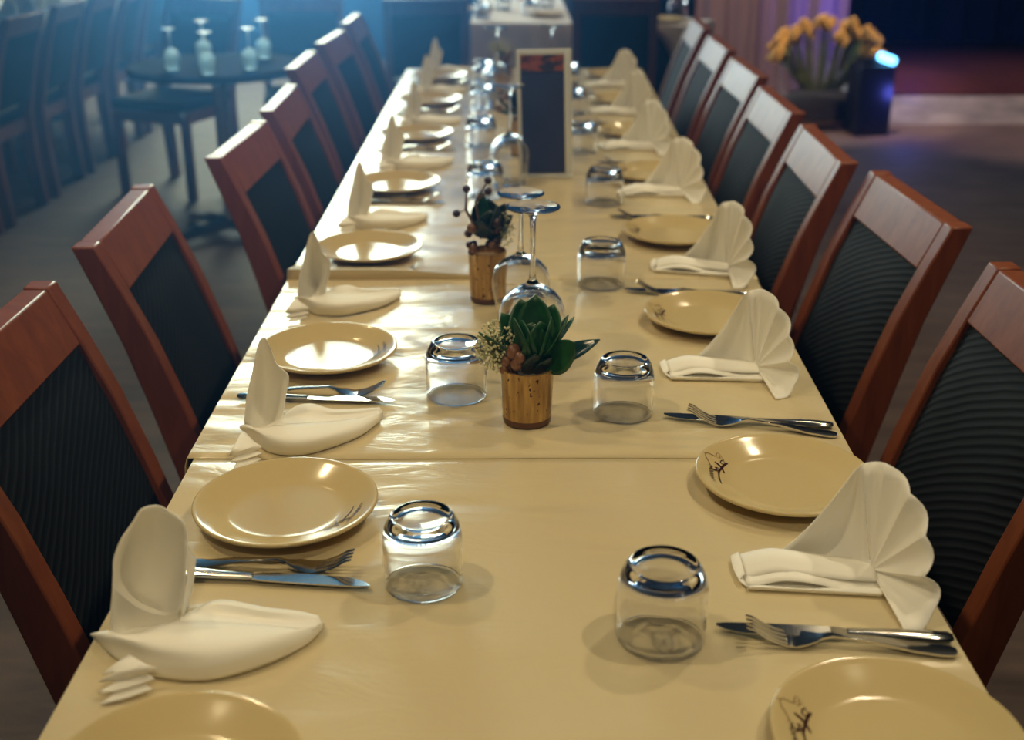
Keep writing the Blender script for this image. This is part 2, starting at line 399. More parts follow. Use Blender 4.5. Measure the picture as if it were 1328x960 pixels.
RIGHT = [(.394, 1.475, 1.0), (.392, 2.075, 2.5), (.350, 2.585, -1.5), (.367, 3.14, 0), (.395, 3.73, 1), (.41, 4.34, 0), (.43, 4.98, -2)]
LEFT = [(-.326, 1.39, 0), (-.340, 1.995, 3.5), (-.27, 2.61, -2), (-.278, 3.18, 1.5), (-.34, 3.90, 0), (-.335, 4.50, -3), (-.34, 5.16, 0)]
ordn = ['nearest', 'second', 'third', 'fourth', 'fifth', 'sixth', 'seventh', 'eighth']
def place_txt(i): return 'nearest the camera' if i == 0 else ordn[i]+' from the camera'
chair0 = None
for side, lst, rz in (('right', RIGHT, PI/2), ('left', LEFT, -PI/2)):
    for i, (x, y, a) in enumerate(lst):
        lab = 'brown wooden chair with black padded back, %s side of table, %s' % (side, place_txt(i))
        if chair0 is None:
            chair0 = make_chair(lab); chair0.location = (x, y, 0); chair0.rotation_euler = (0, 0, rz+math.radians(a)); o = chair0
        else: o = dup(chair0, (x, y, 0), rz+math.radians(a), label=lab)
        o['group'] = 'chairs along the long table'
dup(chair0, (-.452, 6.42, 0), math.radians(4), label='dark padded chair standing beyond the far end of the table, left of the centre', group='chairs beyond the table end')
dup(chair0, (.535, 6.42, 0), math.radians(-3), label='dark padded chair standing beyond the far end of the table, right of the menu stand', group='chairs beyond the table end')
for i, y in enumerate([3.75, 4.27, 4.79, 5.32, 5.86, 6.40, 6.95, 7.5]):
    dup(chair0, (-2.46, y, 0), PI/2+math.radians((-2, 1, 2, -1, 1, 0, 2, -1)[i]), group='chairs of the neighbouring table',
        label='dark chair in the shadowy row at the left background, %s' % place_txt(i))

for i, y in enumerate([4.3, 4.9, 5.5, 6.1, 6.7, 7.3]):
    dup(chair0, (-3.55, y, 0), -PI/2+math.radians((2, -1, 1, -2, 0, 1)[i]), group='chairs of the neighbouring table',
        label='dark chair on the far side of the left background table, %s' % place_txt(i))

# ------------------------------------------------------------------ plates
def plate_z(r):
    pr = [(0, .0062), (.062, .0062), (.072, .0085), (.088, .0145), (.100, .0190), (.1045, .0200)]
    for a, c_ in zip(pr[:-1], pr[1:]):
        if a[0] <= r <= c_[0]: return a[1]+(c_[1]-a[1])*(r-a[0])/(c_[0]-a[0])
    return .02
prof = [(0, .0062), (.03, .0062), (.056, .0062), (.062, .0064), (.067, .0072), (.072, .0087), (.080, .0115), (.088, .0145), (.096, .0176), (.100, .0191), (.103, .0199),
        (.1045, .0200), (.1056, .0194), (.1060, .0182), (.1055, .0166), (.104, .0154), (.098, .0134), (.086, .0090), (.074, .0044), (.066, .0012), (.064, .0), (.060, .0), (.058, .0018), (.03, .0024), (0, .0024)]
b = MB(); b.lathe(prof, 72); plate0 = b.build('plate', M['plate'], angle=70)
def strokes(name, lines, m, parent):
    b = MB()
    for pts, wd in lines:
        q = []
        for cx, cy in pts:
            u, v_ = 985+cx/12, 880+cy/12; w_ = P(u, v_, .767); q.append(Vector((w_.x-.317, w_.y-.788)))
        pts2 = []
        for i in range(len(q)-1):
            for t in range(4):
                p0, p1, p2, p3 = q[max(i-1, 0)], q[i], q[i+1], q[min(i+2, len(q)-1)]; u = t/4
                pts2.append(.5*((2*p1)+(p2-p0)*u+(2*p0-5*p1+4*p2-p3)*u*u+(3*p1-p0-3*p2+p3)*u**3))
        pts2.append(q[-1]); V = []; L = len(pts2)
        for i, p_ in enumerate(pts2):
            t = (pts2[min(i+1, L-1)]-pts2[max(i-1, 0)]); t.normalize(); nrm = Vector((-t.y, t.x))
            w2 = wd*(.55+.45*math.sin(PI*min(1, .12+i/L)))/2
            for s_ in (-1, 1):
                a = p_+nrm*w2*s_; V.append((a.x, a.y, plate_z(a.length)+.0005))
        b.add(V, [(2*i, 2*i+1, 2*i+3, 2*i+2) for i in range(L-1)])
    return b.build(name, m, parent, smooth=False, recalc=False)
plate0.location = (.317, .788, TZ)
strokes('printed_logo', [
    ([(470, 440), (560, 480), (655, 545), (740, 660)], .0031),
    ([(745, 365), (690, 430), (655, 520), (628, 620), (610, 745)], .0030),
    ([(625, 700), (645, 820), (690, 950), (760, 1080)], .0019),
    ([(650, 318), (598, 360), (596, 410), (650, 432), (692, 385), (640, 345)], .0015),
    ([(590, 580), (520, 590), (560, 640), (480, 695), (585, 675), (600, 610)], .0019),
    ([(390, 585), (450, 600), (400, 650), (470, 655), (395, 705), (495, 745), (420, 775), (510, 820), (440, 855), (530, 890), (465, 935), (560, 960), (500, 1005), (600, 1040), (560, 1100), (640, 1120)], .0013),
], M['logo'], plate0)
strokes('printed_outline', [
    ([(170, 290), (230, 312), (290, 285), (370, 302), (480, 292), (455, 255), (500, 205), (610, 290)], .0010),
    ([(230, 315), (250, 390), (330, 480), (385, 560), (340, 605)], .0010),
    ([(520, 250), (560, 300), (500, 320)], .0010),
], M['logo_thin'], plate0)
PR = [(.317, .788, 0), (.322, 1.242, -4), (.320, 1.811, 6), (.327, 2.307, 3), (.342, 2.839, -8), (.352, 3.367, 5), (.362, 3.905, 0), (.375, 4.45, 8)]
PL = [(-.265, .728, 176), (-.256, 1.176, 164), (-.277, 1.652, 186), (-.276, 2.192, 170), (-.272, 2.727, 180), (-.268, 3.322, 176), (-.266, 3.89, 190), (-.266, 4.411, 180)]
plate0.scale = (.98, .98, 1.1)
for side, lst in (('right', PR), ('left', PL)):
    for i, (x, y, a) in enumerate(lst):
        lab = 'round cream plate with small maroon logo, %s side of table, %s' % (side, place_txt(i))
        if side == 'right' and i == 0: o = plate0; o['label'] = lab; o['category'] = 'plate'
        else: o = dup(plate0, (x, y, TZ+.0012), math.radians(a), label=lab, cat='plate')
        o['group'] = 'cream plates along the table'
plate0.location = (.317, .778, TZ+.0012)

# ------------------------------------------------------------------ napkins
def fan(b, piv, tips, sag, nt=8, na=6):
    piv = Vector(piv); tips = [Vector(t) for t in tips]
    for i in range(len(tips)-1):
        A, B = tips[i]-piv, tips[i+1]-piv; nrm = A.cross(B)
        if nrm.length: nrm.normalize()
        V = []
        for k_ in range(nt+1):
            t = k_/nt
            for j in range(na+1):
                a = j/na; d = A*(1-a)+B*a; L = A.length*(1-a)+B.length*a
                d = d*(1/max(d.length, 1e-6))*L*(1-.004*math.sin(PI*a))
                V.append(piv+d*t+nrm*(sag[i]*math.sin(PI*a)*t**.8))
        b.add(V, [(r*(na+1)+j, r*(na+1)+j+1, (r+1)*(na+1)+j+1, (r+1)*(na+1)+j) for r in range(nt) for j in range(na)])
def finish_napkin(b, org, label):
    b.V = [(x-org[0], y-org[1], max(z-TZ, .0008)) for x, y, z in b.V]
    bm_o = b.build('napkin', M['linen'], None, (org[0], org[1], TZ), angle=38, recalc=False)
    bm = bmesh.new(); bm.from_mesh(bm_o.data); bmesh.ops.remove_doubles(bm, verts=bm.verts, dist=.0002); bm.to_mesh(bm_o.data); bm.free()
    bm_o.data.polygons.foreach_set('use_smooth', [True]*len(bm_o.data.polygons)); bm_o.data.set_sharp_from_angle(angle=math.radians(38))
    solid(bm_o, .0011, 0)
    return tag(bm_o, label, 'napkin', 'folded linen napkins')
# right-hand fold: pleated fan standing on a flat folded sleeve
b = MB()
piv = Q(1128, 752, 1.042); piv.z = TZ+.012
tips = [Q(1118, 602, 1.062), Q(1148, 601, 1.05), Q(1180, 640, 1.02), Q(1200, 695, .995), Q(1199, 748, .975), Q(1211, 792, .962), Q(1175, 822, .945)]
fan(b, piv, tips, [.006, .009, .011, .009, .013, .009])
b.sheet([[Q(997, 726, 1.082), Q(1060, 735, 1.078), Q(1128, 752, 1.044)],
         [Q(1040, 692, 1.080), Q(1085, 697, 1.084), Q(1125, 704, 1.050)],
         [Q(1080, 648, 1.076), Q(1103, 650, 1.078), Q(1121, 652, 1.056)],
         [Q(1108, 611, 1.066), Q(1113, 606, 1.064), Q(1118, 602, 1.062)]], 5)
I0, I1 = Vector((.240, 1.062)), Vector((.372, 1.040)); st = []
top, mid, bot, fro = [], [], [], []
for k_ in range(9):
    t = k_/8; c_ = I0.lerp(I1, t); env = .35+.65*min(1, t*5)
    zt = TZ+(.0150+.0020*math.sin(t*5+.4))*env
    fy = .036*(1-.25*t)
    top.append([(c_.x, c_.y+.018, zt+.001), (c_.x, c_.y, zt+.003), (c_.x, c_.y-fy*.6, zt-.004)])
    zm = TZ+(.0075+.0042*math.sin(t*6.2-.6))*env
    mid.append([(c_.x, c_.y+.016, TZ+.009*env), (c_.x, c_.y-.008, zm+.002), (c_.x, c_.y-fy, zm)])
    bot.append([(c_.x, c_.y+.018, TZ+.001), (c_.x, c_.y-.01, TZ+.001), (c_.x, c_.y-fy-.004, TZ+.002)])
    fro.append([(c_.x, c_.y-fy-.004, TZ+.002), (c_.x, c_.y-fy-.006, TZ+.006), (c_.x, c_.y-fy, TZ+.006*env+.003*math.sin(t*6.2+2.4)*env)])
for g_ in (top, mid, bot, fro): b.sheet(g_, 3)
b.sheet([[(I0.x, I0.y+.018, TZ+.001), (I0.x, I0.y-.01, TZ+.001), (I0.x, I0.y-.036, TZ+.002)],
         [(I0.x-.008, I0.y+.016, TZ+.006), (I0.x-.009, I0.y-.008, TZ+.006), (I0.x-.007, I0.y-.030, TZ+.006)],
         [(I0.x, I0.y+.018, TZ+.010), (I0.x, I0.y, TZ+.011), (I0.x, I0.y-.022, TZ+.008)]], 3)
nR = finish_napkin(b, (.33, 1.03), 'white linen napkin folded as upright fan, right side, nearest the camera')
# left-hand fold: hollow standing leaf over a boat-shaped cuff with a pleated tail
b = MB()
L0 = lambda u, v_: Vector(P(u, v_, TZ+.004))
b.sheet([[P(146, 828, TZ+.004), P(160, 836, TZ+.003), P(180, 838, TZ+.004), P(203, 826, TZ+.008), P(232, 806, TZ+.016)],
         [Q(143, 806, .937), Q(158, 818, .948), Q(182, 820, .955), Q(208, 812, .958), Q(234, 800, .962)],
         [Q(146, 762, .940), Q(157, 772, .944), Q(180, 789, .952), Q(212, 798, .958), Q(236, 788, .960)]], 4)
b.sheet([[Q(146, 762, .940), Q(157, 772, .944), Q(180, 789, .952), Q(212, 798, .958), Q(236, 788, .960)],
         [Q(147, 742, .942), Q(158, 752, .972), Q(182, 768, .990), Q(214, 775, .984), Q(239, 765, .962)],
         [Q(148, 724, .945), Q(162, 732, .982), Q(192, 742, 1.0), Q(222, 742, .990), Q(242, 730, .966)],
         [Q(157, 700, .950), Q(172, 706, .984), Q(198, 712, .998), Q(226, 712, .986), Q(243, 704, .968)],
         [Q(170, 681, .958), Q(183, 684, .976), Q(204, 688, .986), Q(226, 688, .978), Q(240, 684, .968)],
         [Q(182, 661, .962), Q(192, 657, .966), Q(205, 656, .970), Q(218, 662, .970), Q(236, 675, .968)]], 4)
b.sheet([[Q(241, 702, .968), Q(248, 715, .980), Q(254, 724, .990)], [Q(243, 745, .966), Q(247, 752, .978), Q(250, 758, .986)], [P(236, 806, TZ+.016), P(237, 806, TZ+.010), P(239, 806, TZ+.004)]], 4)
z = TZ
b.sheet([[P(120, 826, z+.002), P(155, 858, z+.001), P(200, 877, z+.001), P(270, 882, z+.001), P(340, 864, z+.001), P(395, 838, z+.001), P(418, 816, z+.004)],
         [P(118, 822, z+.010), P(160, 842, z+.014), P(205, 857, z+.017), P(272, 860, z+.018), P(342, 846, z+.016), P(398, 826, z+.010), P(419, 811, z+.008)],
         [P(128, 820, z+.014), P(165, 830, z+.026), P(210, 836, z+.030), P(278, 836, z+.028), P(345, 828, z+.024), P(401, 814, z+.015), P(419, 807, z+.011)],
         [P(140, 818, z+.014), P(172, 824, z+.022), P(222, 808, z+.026), P(285, 808, z+.024), P(346, 812, z+.020), P(401, 818, z+.013), P(417, 809, z+.010)]], 4)
b.sheet([[P(232, 806, z+.026), P(285, 808, z+.023), P(346, 812, z+.019), P(401, 817, z+.012), P(417, 809, z+.009)],
         [P(238, 798, z+.016), P(285, 797, z+.016), P(345, 803, z+.015), P(396, 806, z+.014), P(416, 804, z+.012)],
         [P(250, 792, z+.014), P(284, 781, z+.022), P(342, 791, z+.021), P(386, 795, z+.017), P(414, 800, z+.013)],
         [P(252, 790, z+.003), P(286, 778, z+.004), P(344, 788, z+.004), P(388, 793, z+.003), P(415, 800, z+.004)]], 4)
zz = [(190, 862, .024, 150, 872, .020), (203, 868, .018, 128, 884, .012), (188, 872, .014, 150, 884, .010), (201, 880, .010, 126, 900, .007), (186, 884, .006, 148, 898, .004), (198, 894, .003, 130, 914, .001)]
b.sheet([[P(168, 850, z+.024), P(148, 862, z+.022), P(132, 876, z+.013)]] + [[P(u1, v1, z+h1_), P((u1+u2)/2, (v1+v2)/2+2, z+(h1_+h2_)/2), P(u2, v2, z+h2_)] for u1, v1, h1_, u2, v2, h2_ in zz], 3)
nL = finish_napkin(b, (-.30, .93), 'white linen napkin folded as hollow standing leaf, left side, nearest the camera')
b = MB()
A0 = [P(318, 553, z+.004), P(328, 558, z+.003), P(340, 557, z+.004), P(354, 552, z+.008), P(367, 546, z+.014)]
A1 = [Q(318, 538, 1.395), Q(326, 545, 1.408), Q(340, 548, 1.418), Q(354, 544, 1.418), Q(367, 535, 1.408)]
b.sheet([A0, [Q(317, 546, 1.394), Q(327, 552, 1.402), Q(340, 553, 1.408), Q(354, 549, 1.412), Q(367, 541, 1.406)], A1], 4)
b.sheet([A1,
         [Q(320, 515, 1.398), Q(329, 520, 1.425), Q(343, 523, 1.438), Q(359, 520, 1.430), Q(371, 511, 1.410)],
         [Q(327, 486, 1.402), Q(334, 489, 1.425), Q(345, 491, 1.436), Q(361, 491, 1.428), Q(374, 487, 1.412)],
         [Q(331, 464, 1.406), Q(336, 465, 1.420), Q(344, 467, 1.428), Q(352, 470, 1.424), Q(360, 474, 1.414)],
         [Q(335, 448, 1.408), Q(338, 448, 1.414), Q(343, 449, 1.418), Q(348, 452, 1.418), Q(353, 457, 1.414)],
         [Q(338, 440, 1.410), Q(340, 439, 1.411), Q(343, 438, 1.412), Q(345, 440, 1.412), Q(347, 443, 1.412)]], 4)
b.sheet([[P(312, 556, z+.003), P(328, 572, z+.001), P(346, 585, z+.001), P(369, 590, z+.001), P(398, 589, z+.001), P(430, 580, z+.001), P(468, 565, z+.001), P(495, 544, z+.003)],
         [P(311, 553, z+.010), P(328, 561, z+.014), P(346, 573, z+.017), P(370, 578, z+.018), P(399, 577, z+.017), P(431, 569, z+.015), P(470, 555, z+.011), P(496, 539, z+.007)],
         [P(316, 551, z+.013), P(330, 557, z+.022), P(348, 563, z+.026), P(372, 566, z+.026), P(401, 566, z+.024), P(432, 560, z+.020), P(471, 547, z+.014), P(496, 534, z+.010)],
         [P(322, 551, z+.012), P(336, 557, z+.018), P(356, 552, z+.022), P(374, 551, z+.022), P(402, 549, z+.020), P(433, 547, z+.017), P(471, 542, z+.013), P(495, 533, z+.010)]], 4)
b.sheet([[P(356, 551, z+.022), P(374, 551, z+.021), P(402, 549, z+.019), P(433, 547, z+.016), P(471, 542, z+.012), P(495, 533, z+.009)],
         [P(362, 545, z+.014), P(378, 543, z+.014), P(403, 541, z+.014), P(432, 540, z+.013), P(470, 537, z+.012), P(494, 531, z+.010)],
         [P(368, 538, z+.014), P(385, 529, z+.020), P(405, 526, z+.020), P(430, 533, z+.018), P(468, 532, z+.015), P(492, 529, z+.011)],
         [P(369, 536, z+.003), P(387, 526, z+.003), P(406, 524, z+.003), P(432, 531, z+.003), P(469, 530, z+.003), P(493, 529, z+.003)]], 4)
zz = [(331, 574, .022, 300, 585, .020), (340, 580, .017, 298, 590, .013), (332, 584, .013, 306, 592, .010), (340, 588, .010, 299, 599, .007), (331, 591, .006, 306, 600, .004), (339, 596, .003, 302, 609, .001)]
b.sheet([[P(322, 565, z+.020), P(314, 560, z+.024), P(304, 578, z+.022)]] + [[P(u1, v1, z+h1_), P((u1+u2)/2, (v1+v2)/2+1, z+(h1_+h2_)/2), P(u2, v2, z+h2_)] for u1, v1, h1_, u2, v2, h2_ in zz], 3)
nL2 = finish_napkin(b, (-.275, 1.372), 'white linen napkin folded as pointed standing leaf, left side, second from the camera')
NR = [(.318, 1.580, 2, .98), (.356, 2.075, -8, 1.02), (.350, 2.665, 4, 1.0), (.338, 3.175, 4, 1.0), (.345, 3.70, -4, 1.02), (.36, 4.24, 5, .98)]
NL = [None, (-.296, 1.885, -4, (.98, .95, .95)), (-.282, 2.405, -6, (.95, .95, 1.0)), (-.255, 2.95, 2, (1.05, .95, 1.0)), (-.255, 3.53, -6, (.95, .9, .97)), (-.255, 4.10, -5, (.95, .9, .97)), (-.255, 4.585, -6, (.95, .9, .97))]
for i, (x, y, a, s_) in enumerate(NR):
    dup(nR, (x, y, TZ+.001), math.radians(a), s_, label='white linen napkin folded as upright fan, right side, %s' % place_txt(i+1))
for i, q_ in enumerate(NL):
    if q_ is None: continue
    x, y, a, s_ = q_
    dup(nL2, (x, y, TZ+.001), math.radians(a), s_, label='white linen napkin folded as pointed standing leaf, left side, %s' % place_txt(i+1))

# ------------------------------------------------------------------ cutlery
def make_knife():
    r = empty('knife')
    b = MB(); sec = []
    for y, w_, h in [(0, .005, .003), (.004, .0085, .0045), (.02, .0095, .0060), (.05, .0085, .0058), (.085, .0066, .0050), (.098, .0066, .0050)]: sec.append((y, w_, h))
    V = []; n_ = 10
    for y, w_, h in sec:
        for j in range(n_):
            a = 2*PI*j/n_; V.append((w_*.95*math.cos(a), y, .0042+h*.62*math.sin(a)))
    Fc = [(i*n_+j, i*n_+(j+1) % n_, (i+1)*n_+(j+1) % n_, (i+1)*n_+j) for i in range(len(sec)-1) for j in range(n_)]+[tuple(range(n_))[::-1], tuple(range((len(sec)-1)*n_, len(sec)*n_))]
    b.add(V, Fc); b.build('handle', M['steel'], r)
    b = MB(); ol = [(.097, -.0045, .0045), (.105, -.008, .007), (.13, -.010, .0075), (.17, -.0105, .0075), (.20, -.009, .0070), (.215, -.004, .0058), (.222, .002, .0045)]
    V = []
    for y, x0, x1 in ol: V += [(x0, y, .0044), (x1, y, .0050), (x1, y, .0034), (x0, y, .0034)]
    Fc = []
    for i in range(len(ol)-1):
        for j in range(4): Fc.append((4*i+j, 4*i+(j+1) % 4, 4*i+4+(j+1) % 4, 4*i+4+j))
    Fc += [(0, 1, 2, 3), tuple(range(4*len(ol)-4, 4*len(ol)))]
    b.add(V, Fc); b.build('blade', M['steel'], r, angle=20); return r
def fork_z(y):                                     # side profile of the fork
    pts = [(0, .003), (.03, .004), (.08, .010), (.115, .012), (.135, .006), (.150, .003), (.165, .006), (.195, .020)]
    for a, c_ in zip(pts[:-1], pts[1:]):
        if a[0] <= y <= c_[0]:
            t = (y-a[0])/(c_[0]-a[0]); t = t*t*(3-2*t); return a[1]+(c_[1]-a[1])*t
    return pts[-1][1]
def ribbon(b, stations, th):
    V = []
    for y, x0, x1 in stations:
        z = fork_z(y); V += [(x0, y, z), ((x0+x1)/2, y, z+th*.25), (x1, y, z), (x1, y, z-th), (x0, y, z-th)]
    n_ = 5; L = len(stations)
    b.add(V, [(n_*i+j, n_*i+(j+1) % n_, n_*i+n_+(j+1) % n_, n_*i+n_+j) for i in range(L-1) for j in range(n_)]+[(4, 3, 2, 1, 0), tuple(range(n_*L-5, n_*L))])
def make_fork():
    r = empty('fork')
    b = MB(); ribbon(b, [(y, -w_, w_) for y, w_ in [(0, .004), (.004, .0075), (.015, .0088), (.04, .0072), (.07, .0052), (.095, .0036), (.115, .0034), (.124, .0042)]], .0024); b.build('handle', M['steel'], r)
    b = MB(); ribbon(b, [(y, -w_, w_) for y, w_ in [(.124, .0042), (.130, .0075), (.138, .0112), (.148, .0122), (.156, .0122)]], .0018)
    hd = b.build('head', M['steel'], r)
    for k_ in range(4):
        b = MB(); c_ = (k_-1.5)*.0066; ribbon(b, [(y, c_-w_, c_+w_) for y, w_ in [(.1555, .0024), (.165, .0022), (.178, .0020), (.188, .0017), (.195, .0008)]], .0016); b.build('tine', M['steel'], hd)
    return r
knife0 = fork0 = None
def cutlery(kind, p0, p1, label, tilt=0):          # p0 = handle end, p1 = tip, photo points on the table plane
    global knife0, fork0
    a, c_ = Vector((p0[0], p0[1])), Vector((p1[0], p1[1])); d = c_-a; rz = math.atan2(d.y, d.x)-PI/2
    base = knife0 if kind == 'knife' else fork0
    if base is None:
        o = make_knife() if kind == 'knife' else make_fork(); o.location = (a.x, a.y, TZ+.0012); o.rotation_euler = (0, 0, rz)
        if kind == 'knife': knife0 = o
        else: fork0 = o
        tag(o, label, kind)
    else: o = dup(base, (a.x, a.y, TZ+.0012), rz, label=label)
    o['group'] = 'knives beside the plates' if kind == 'knife' else 'forks beside the plates'
    return o
KR = [((.418, .934), (.197, .952)), ((.424, 1.409), (.203, 1.440)), ((.419, 1.950), (.200, 1.972)), ((.430, 2.455), (.214, 2.470)), ((.44, 2.99), (.225, 3.0)), ((.45, 3.52), (.23, 3.53)), ((.46, 4.06), (.24, 4.07))]
FR = [((.415, .914), (.224, .938)), ((.423, 1.382), (.236, 1.432)), ((.41, 1.930), (.222, 1.968)), ((.42, 2.437), (.23, 2.462)), ((.43, 2.97), (.24, 2.985)), ((.44, 3.50), (.25, 3.515)), ((.45, 4.04), (.26, 4.055))]
KL = [((-.365, 1.052), (-.146, 1.026)), ((-.383, 1.505), (-.160, 1.489)), ((-.37, 2.062), (-.15, 2.055)), ((-.37, 2.595), (-.15, 2.59)), ((-.37, 3.16), (-.15, 3.155)), ((-.37, 3.72), (-.15, 3.715)), ((-.37, 4.28), (-.15, 4.275))]
FL = [((-.360, 1.068), (-.166, 1.058)), ((-.372, 1.530), (-.180, 1.512)), ((-.362, 2.085), (-.170, 2.072)), ((-.36, 2.615), (-.165, 2.608)), ((-.36, 3.18), (-.165, 3.175)), ((-.36, 3.74), (-.165, 3.735)), ((-.36, 4.30), (-.165, 4.295))]
for side, ks, fs in (('right', KR, FR), ('left', KL, FL)):
    for i in range(len(ks)):
        cutlery('knife', *ks[i], 'steel table knife laid beside the fork on the %s side, %s' % (side, place_txt(i)))
        cutlery('fork', *fs[i], 'steel fork with tines up on the %s side, %s' % (side, place_txt(i)))

# ------------------------------------------------------------------ glasses
def tumbler_mesh():
    b = MB()
    pr = [(.0402, 0), (.0418, .0002), (.0426, .0014), (.0428, .02), (.0427, .045), (.0422, .057), (.0405, .0655), (.0375, .0725), (.0345, .0775), (.0325, .0795), (.0295, .0798), (.027, .0788), (.012, .0778), (0, .0776),
          (0, .0640), (.02, .0642), (.030, .0636), (.0355, .0605), (.0385, .054), (.0400, .044), (.0404, .02), (.0403, .0012)]
    b.lathe(pr[:14], 48)
    n_ = 48; base = len(b.V)
    b.lathe(pr[14:], 48)
    # close the mouth rim between inner and outer wall
    first = list(range(0, n_)); last = list(range(len(b.V)-n_, len(b.V)))
    b.F += [(last[j], last[(j+1) % n_], first[(j+1) % n_], first[j]) for j in range(n_)]
    return b
gl0 = tumbler_mesh().build('tumbler', M['glass'], angle=60)
TUM = [(.142, .944, 'upturned clear tumbler at the near right of the table beside the knife tip'), (-.091, 1.038, 'upturned clear tumbler at the near left beside the fork tips'),
       (.151, 1.459, 'upturned clear tumbler to the right of the gold pot of succulents'), (-.078, 1.520, 'upturned clear tumbler to the left of the gold pot of succulents'),
       (.160, 2.015, 'upturned clear tumbler right of the two upside-down wine glasses'), (.208, 2.60, 'upturned clear tumbler in front and to the right of the menu stand'),
       (-.062, 2.66, 'upturned clear tumbler shining left of the menu stand, behind the berries'), (.185, 3.15, 'upturned clear tumbler standing behind the menu stand on the right'),
       (-.085, 3.22, 'upturned clear tumbler left of the middle leafy pot, behind the berries'), (.19, 3.72, 'upturned clear tumbler on the far right, two behind the menu stand'),
       (-.09, 3.80, 'upturned clear tumbler on the far left, near the flower pot'), (-.10, 4.35, 'upturned clear tumbler at the far left end of the table'), (.20, 4.28, 'upturned clear tumbler at the far right end of the table')]
for i, (x, y, lab) in enumerate(TUM):
    if i == 0: o = gl0; o.location = (x, y, TZ+.0012)
    else: o = dup(gl0, (x, y, TZ+.0012), 0, (.95, .95, .98) if i in (1, 2) else 1.0)
    if i < 5: o.cycles.is_caustics_caster = True
    tag(o, lab, 'glass', 'upturned tumblers on the table')
def wine_mesh():
    b = MB(); H = .240
    # outer surface from the mouth (on the table) to the foot (in the air)
    out = [(.0372, 0), (.0384, .0006), (.0400, .012), (.0440, .032), (.0478, .052), (.0492, .068), (.0480, .084), (.0430, .099), (.0330, .111), (.0200, .119), (.0100, .1245), (.0055, .131), (.0040, .142), (.0036, .17), (.0038, .20), (.0048, .222), (.0080, .2290), (.0180, .2330), (.0330, .2362), (.0385, .2376), (.0392, .2388), (.0385, .2400), (.02, .2396), (0, .2392)]
    inn = [(0, .1175), (.008, .1165), (.0190, .1130), (.0315, .1060), (.0415, .0950), (.0466, .0810), (.0479, .0680), (.0465, .0520), (.0428, .0320), (.0388, .012), (.0371, .0006)]
    b.lathe(out, 48); b.lathe(inn, 48); n_ = 48
    last = list(range(len(b.V)-n_, len(b.V)))
    b.F += [(last[j], last[(j+1) % n_], (j+1) % n_, j) for j in range(n_)]
    return b
wg0 = wine_mesh().build('wine_glass', M['glass'], angle=60)
for i, (x, y, s_, lab) in enumerate([(.030, 1.64, (1.0, 1.0, 1.0), 'upside-down wine glass right behind the succulent pot'), (.014, 1.835, (.97, .97, .88), 'upside-down wine glass behind the first one, beside the berry pot'),
                                 (-.005, 2.78, .97, 'upside-down wine glass left of the menu stand'), (.105, 3.02, .97, 'upside-down wine glass hidden partly behind the menu stand'),
                                 (-.05, 3.98, .97, 'upside-down wine glass near the far flower pot'), (.13, 4.02, .97, 'upside-down wine glass far behind the menu stand')]):
    if i == 0: o = wg0; o.location = (x, y, TZ+.0012); o.scale = s_
    else: o = dup(wg0, (x, y, TZ+.0012), 0, s_)
    tag(o, lab, 'glass', 'upside-down wine glasses along the middle')

# ------------------------------------------------------------------ flower pots
def leaf_mesh(name, L, Wd, m, parent, loc, az, el, curl=.25, fold=.2, roll=0, th=.0016, pointy=.0):
    V = []; nu, nv = 9, 6
    for i in range(nu+1):
        t = i/nu; w_ = Wd/2*(math.sin(PI*min(1, t**(.75+pointy*-.15)*.985+.015)))**(.62+pointy) if t < 1 else .0005
        for j in range(nv+1):
            s_ = 2*j/nv-1
            V.append((t*L, s_*w_, curl*L*(t*t)*.5-fold*w_*(1-s_*s_)*.8))
    Fc = [(i*(nv+1)+j, i*(nv+1)+j+1, (i+1)*(nv+1)+j+1, (i+1)*(nv+1)+j) for i in range(nu) for j in range(nv)]
    o = mesh(name, V, Fc, m, parent, loc); o.rotation_euler = Euler((roll, -el, az), 'XYZ'); solid(o, th, 0); return o
def cup(parent, r0, r1, h):
    b = MB(); b.lathe([(0, .002), (r0*.8, 0), (r0*.97, .002), (r0, .006), (r0*.6+r1*.4, h*.4), (r1, h), (r1-.0022, h+.0006), (r1-.0028, h-.002), (r0*.6+r1*.4-.003, h*.4), (r0-.004, .009), (0, .009)], 40)
    o = b.build('pot', M['gold'], parent)
    b = MB(); b.lathe([(0, -.0), (r0*.84, -.0), (r0*1.0, .001), (r0*1.012, .006), (r0*1.01, .0085), (r0*1.0, .0095), (0, .0095)], 40); b.build('base_ring', M['vase_base'], o)
    b = MB(); b.lathe([(0, h*.88), (r1*.5, h*.89), (r1-.004, h*.86), (r1-.004, h*.70), (0, h*.70)], 24); b.build('filler', M['pebble'], o)
    return o
def breath(parent, c_, rad, n_, seed):
    rnd = random.Random(seed); b = MB(); s2 = MB()
    for k_ in range(n_):
        d = Vector((rnd.gauss(0, 1), rnd.gauss(0, 1), rnd.gauss(0, 1))); d.normalize(); d *= rnd.random()**.4
        p_ = Vector(c_)+Vector((d.x*rad[0], d.y*rad[1], d.z*rad[2])); b.ball(p_, rnd.uniform(.0011, .0022), 6)
        if k_ % 3 == 0: s2.tube([(c_[0]*.4+.0, c_[1]*.4, c_[2]-rad[2]*1.1), tuple((Vector(c_)+p_)/2), tuple(p_)], .0004, 4, False)
    o = b.build('baby_breath', M['breath'], parent, smooth=False); o['kind'] = 'stuff'
    o2 = s2.build('flower_stems', M['breath_green'], parent, smooth=False); o2['kind'] = 'stuff'
R_ = math.radians
